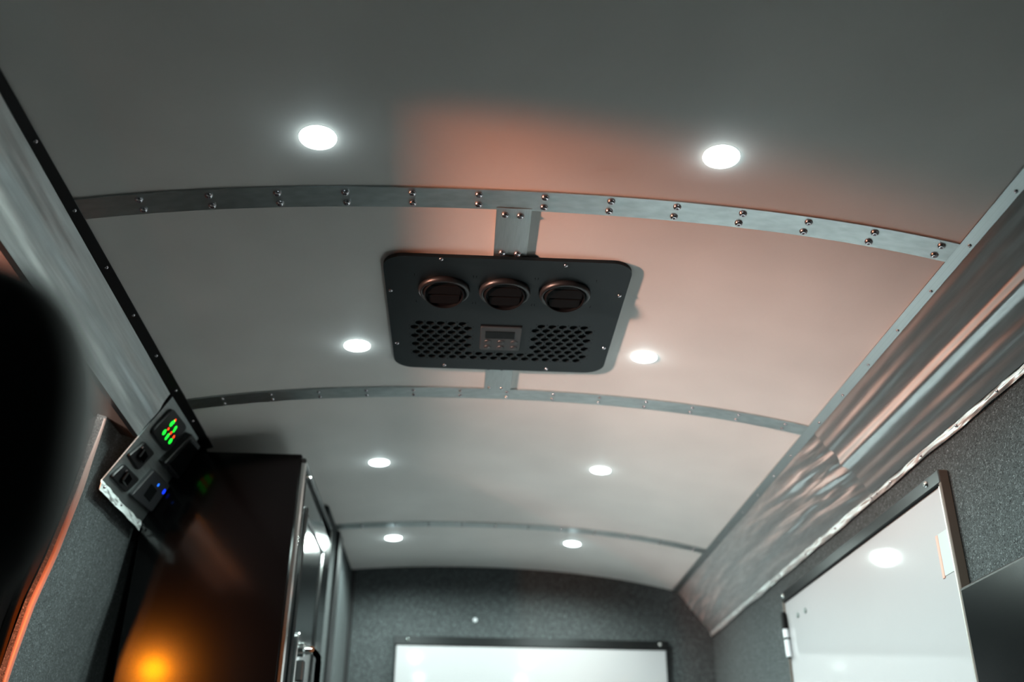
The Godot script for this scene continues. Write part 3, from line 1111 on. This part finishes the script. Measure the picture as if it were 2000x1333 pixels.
# ---------------------------------------------------------------- whiteboards
func whiteboards() -> void:
	# on the right wall: faces -x
	var o := thing("whiteboard", "framed whiteboard on the right wall with a marker clipped to it", "whiteboard", Vector3(1.018, 0.86, -2.5165))
	var f := Vector3(1.018, 0.86, -2.5165)
	var b := MB.new()
	b.box(Vector3(1.0085, 1.2625, -2.5165) - f, Vector3(0.017, 0.785, 1.112), 0.001)
	part("panel", b, X.whiteboard, o, "glossy white writing surface")
	rail(o, f, Vector3(1.0055, 1.6685, -2.5165), Vector3(0.023, 0.0295, 1.132), X.frame_black, "top_rail")
	rail(o, f, Vector3(1.0055, 0.8655, -2.5165), Vector3(0.023, 0.0295, 1.132), X.frame_black, "bottom_rail")
	rail(o, f, Vector3(1.0060, 1.2670, -1.9550), Vector3(0.022, 0.8325, 0.0095), X.frame_brown, "side_rail")
	rail(o, f, Vector3(1.0060, 1.2670, -3.0780), Vector3(0.022, 0.8325, 0.0095), X.frame_brown, "side_rail")
	b = MB.new()
	b.box(Vector3(0.9972, 1.2600, -1.9625) - f, Vector3(0.003, 0.780, 0.005), 0.0012)
	part("edge_strip", b, X.frame_lip, o, "pale metal inner edge")
	b = MB.new()
	b.box(Vector3(0.9985, 1.6525, -2.5165) - f, Vector3(0.004, 0.0045, 1.108))
	part("gap_strip", b, X.black_hole, o)  # dark strip drawn for the gap below the top rail
	for z in [-2.012, -3.064]:
		put_bolt("bolt", BOLT, Vector3(0.994, 1.6705, z) - f, Vector3(-1, 0, 0), o, X.chrome)
	# on the back wall: faces +z
	f = Vector3(0.285, 0.86, -4.083)
	o = thing("whiteboard", "white marker board with a black top rail on the far back wall", "whiteboard", f)
	b = MB.new()
	b.box(Vector3(0.285, 1.2700, -4.0730) - f, Vector3(1.068, 0.815, 0.018), 0.001)
	part("panel", b, X.whiteboard, o, "glossy white writing surface")
	rail(o, f, Vector3(0.285, 1.6965, -4.0710), Vector3(1.090, 0.0350, 0.024), X.frame_black, "top_rail")
	rail(o, f, Vector3(0.285, 0.8445, -4.0710), Vector3(1.090, 0.0350, 0.024), X.frame_black, "bottom_rail")
	rail(o, f, Vector3(-0.2540, 1.2700, -4.0715), Vector3(0.010, 0.815, 0.023), X.frame_black, "side_rail")
	rail(o, f, Vector3(0.8240, 1.2700, -4.0715), Vector3(0.010, 0.815, 0.023), X.frame_black, "side_rail")
	for x in [-0.2065, 0.7965]:
		put_bolt("bolt", BOLT, Vector3(x, 1.7000, -4.0590) - f, Vector3(0, 0, 1), o, X.chrome)

func rail(o: Node3D, f: Vector3, c: Vector3, s: Vector3, m: Material, called: String) -> void:
	var b := MB.new()
	b.box(c - f, s, 0.002)
	part(called, b, m, o)

# ---------------------------------------------------------------- dark screen by the right whiteboard
func screen_panel() -> void:
	var f := Vector3(1.018, 0.85, -1.58)
	var o := thing("wall_screen", "dark flat wall screen beside the whiteboard at the right frame edge", "screen", f)
	var b := MB.new()
	b.box(Vector3(0.9835, 1.1005, -1.46) - f, Vector3(0.027, 0.642, 0.892), 0.003)
	part("housing", b, X.black_plastic, o)
	b = MB.new()
	b.box(Vector3(0.9698, 1.1005, -1.46) - f, Vector3(0.0012, 0.630, 0.880), 0.0004)
	part("display", b, X.screen, o, "dark switched-off display")
	b = MB.new()
	b.box(Vector3(1.0075, 1.10, -1.46) - f, Vector3(0.021, 0.30, 0.40), 0.002)
	part("wall_bracket", b, X.black_plastic, o)

# ---------------------------------------------------------------- door opening at the left
func doorway() -> void:
	var d := setting("door_1", "side door opening at the left with an orange lit jamb")
	# smooth jamb on the end of the carpeted pillar, rubber seal and dark outer frame beside it
	var b := MB.new()
	b.sheet(8, 64, func(u: float, w: float) -> Vector3:
		var y := lerpf(0.0, 1.84, w)
		var wide := 0.010 + 0.013 * smoothstep(1.86, 1.66, y) - 0.006 * smoothstep(1.42, 1.2, y)
		return Vector3(wall_x(y) + 0.0015 - wide * u, y, -2.193 + 0.006 * sin(u * PI) - 0.010 * u), 0.004, true)
	part("jamb", b, X.jamb, d)
	var pts := []
	for i in 48:
		var y := 1.86 * i / 47.0
		var wide := 0.010 + 0.013 * smoothstep(1.86, 1.66, y) - 0.006 * smoothstep(1.42, 1.2, y)
		pts.append(Vector3(wall_x(y) - wide - 0.004, y, -2.206))
	b = MB.new()
	b.tube(pts, 0.0065, 10)
	part("rubber_seal", b, X.rubber, d)
	b = MB.new()
	b.sheet(3, 40, func(u: float, w: float) -> Vector3:
		var y := lerpf(0.0, 1.86, w)
		return Vector3(wall_x(y) - 0.032 - 0.05 * u, y, -2.212 - 0.05 * u), 0.004, true)
	part("outer_jamb", b, X.rubber, d)
	# header underside behind the cove lip
	b = MB.new()
	b.sheet(8, 40, func(u: float, w: float) -> Vector3:
		var z := lerpf(-1.12, -2.30, w)
		return Vector3(lerpf(-0.772, -0.92, u), 1.836 + 0.020 * u + 0.006 * sin(u * 5.0 + z), z), 0.004)
	part("header", b, X.header, d)
	# the slid-open door standing behind the pillar
	var o := thing("sliding_door", "slid-open outer door leaf seen edge on at the lower left corner", "door", Vector3(-1.02, 0.05, -2.62))
	b = MB.new()
	b.box(Vector3(0, 0.9, 0), Vector3(0.045, 1.78, 0.86), 0.012)
	part("leaf", b, X.outer_paint, o)
	b = MB.new()
	b.tube([Vector3(0.030, 0.02, 0.425), Vector3(0.030, 0.8, 0.425), Vector3(0.030, 1.76, 0.425)], 0.012, 10)
	part("rubber_seal", b, X.rubber, o)

# ---------------------------------------------------------------- small things
func small_things() -> void:
	# marker on the edge of the right whiteboard
	var a := Vector3(0.990, 1.6205, -3.070)
	var e := Vector3(0.990, 1.4820, -3.056)
	var dir := (a - e).normalized()
	var len := a.distance_to(e)
	var o := thing("marker", "white marker pen with black cap clipped upright to the right whiteboard's left edge", "marker", e)
	o.transform = facing(e, dir)
	var b := MB.new()
	b.lathe([Vector2(0.0, 0.004), Vector2(0.0075, 0.004), Vector2(0.0082, 0.008), Vector2(0.0082, len * 0.64), Vector2(0.0, len * 0.64)], 20)
	part("barrel", b, X.white_plastic, o)
	b = MB.new()
	b.lathe([Vector2(0.0090, len * 0.63), Vector2(0.0094, len * 0.66), Vector2(0.0088, len * 0.96), Vector2(0.0070, len), Vector2(0.0, len)], 20)
	part("cap", b, X.vent_black, o, "black cap")
	b = MB.new()
	b.lathe([Vector2(0.0, 0.0), Vector2(0.0050, 0.0), Vector2(0.0070, 0.005), Vector2(0.0, 0.005)], 16)
	part("end_plug", b, X.black_plastic, o, "black end plug")
	b = MB.new()
	b.box(Vector3(0, len * 0.42, 0), Vector3(0.0190, 0.010, 0.0190), 0.004)
	part("clip", b, X.rubber, o, "dark clip band")
	# small dark magnets
	var mg := MB.new()
	mg.lathe([Vector2(0.0110, 0.0), Vector2(0.0110, 0.005), Vector2(0.0085, 0.008), Vector2(0.0, 0.0085)], 18)
	var mm := mg.mesh()
	var grey := mat(Color(0.45, 0.48, 0.48), 0.5)
	var spots := [[Vector3(-0.1712, 1.6318, -4.064), Vector3(0, 0, 1), "upper small grey magnet on the back wall whiteboard's top left corner"], [Vector3(-0.2055, 1.5696, -4.064), Vector3(0, 0, 1), "lower small grey magnet on the back wall whiteboard's left side"], [Vector3(1.0000, 1.5905, -2.960), Vector3(-1, 0, 0), "small grey magnet next to the marker's black cap"], [Vector3(1.0000, 1.5895, -2.892), Vector3(-1, 0, 0), "small grey magnet second from the marker on the right whiteboard"]]
	for k in 4:
		var m := part("magnet", mm, grey)
		m.transform = facing(spots[k][0], spots[k][1])
		if k > 1:
			m.scale = Vector3(0.75, 0.6, 0.75)
		tag(m, spots[k][2], "magnet", "small grey magnets on the whiteboards")
	# pale tag with an orange edge on the right whiteboard
	o = thing("adhesive_tag", "pale sticker with an orange stripe near the right whiteboard's outer edge", "sticker", Vector3(0.9996, 1.516, -1.995))
	b = MB.new()
	b.box(Vector3(0, 0, 0.004), Vector3(0.0016, 0.088, 0.045), 0.0005)
	part("card", b, mat(Color(0.63, 0.645, 0.645), 0.35), o)
	b = MB.new()
	b.box(Vector3(-0.0004, -0.002, -0.0235), Vector3(0.0022, 0.090, 0.010), 0.0006)
	part("stripe", b, mat(Color(0.80, 0.58, 0.52), 0.5), o, "orange stripe")
	# button heads in the carpet
	var bm := MB.new()
	bm.lathe([Vector2(0.0080, -0.001), Vector2(0.0078, 0.002), Vector2(0.005, 0.004), Vector2(0.0, 0.005)], 16)
	var p := part("carpet_button", bm, X.white_plastic)
	p.transform = facing(Vector3(0.0575, 1.7853, -4.0825), Vector3(0, 0, 1), Vector3.UP)
	tag(p, "tiny white fastener in the grey carpet above the back whiteboard", "fastener")
	# dark padded object close to the camera at the left edge
	o = thing("headrest", "large black rounded padded headrest blurred at the left frame edge", "headrest", Vector3(-0.250, 1.107, -0.412))
	b = MB.new()
	b.grid(48, 28, func(u: float, w: float) -> Vector3:
		var t := u * TAU
		var q := (w - 0.5) * PI
		var sq := func(x: float, k: float) -> float: return signf(x) * pow(absf(x), k)
		return Vector3(0.086 * sq.call(cos(q), 0.7) * sq.call(cos(t), 0.8), 0.084 * sq.call(sin(q), 0.8), -0.045 * sq.call(cos(q), 0.7) * sq.call(sin(t), 0.8)), true)
	part("cushion", b, X.foam, o)
	b = MB.new()
	b.tube([Vector3(-0.06, -1.1, 0.0), Vector3(-0.06, -0.3, 0), Vector3(-0.06, -0.05, 0)], 0.012, 12)
	part("post", b, X.black_plastic, o)
	# pale worktop added out of view to bounce light up to the ceiling
	o = thing("bounce_worktop", "pale worktop added along the right wall to bounce light up", "bounce_worktop", Vector3(0.70, 0.0, -3.02))
	b = MB.new()
	b.box(Vector3(0, 0.745, 0), Vector3(0.62, 0.03, 2.10), 0.004)
	part("top", b, X.white_plastic, o)
	for k in 3:
		b = MB.new()
		b.box(Vector3(0.02, 0.365, [-1.0, 0.0, 1.0][k]), Vector3(0.54, 0.73, 0.03), 0.003)
		part("side_panel", b, X.bezel, o)
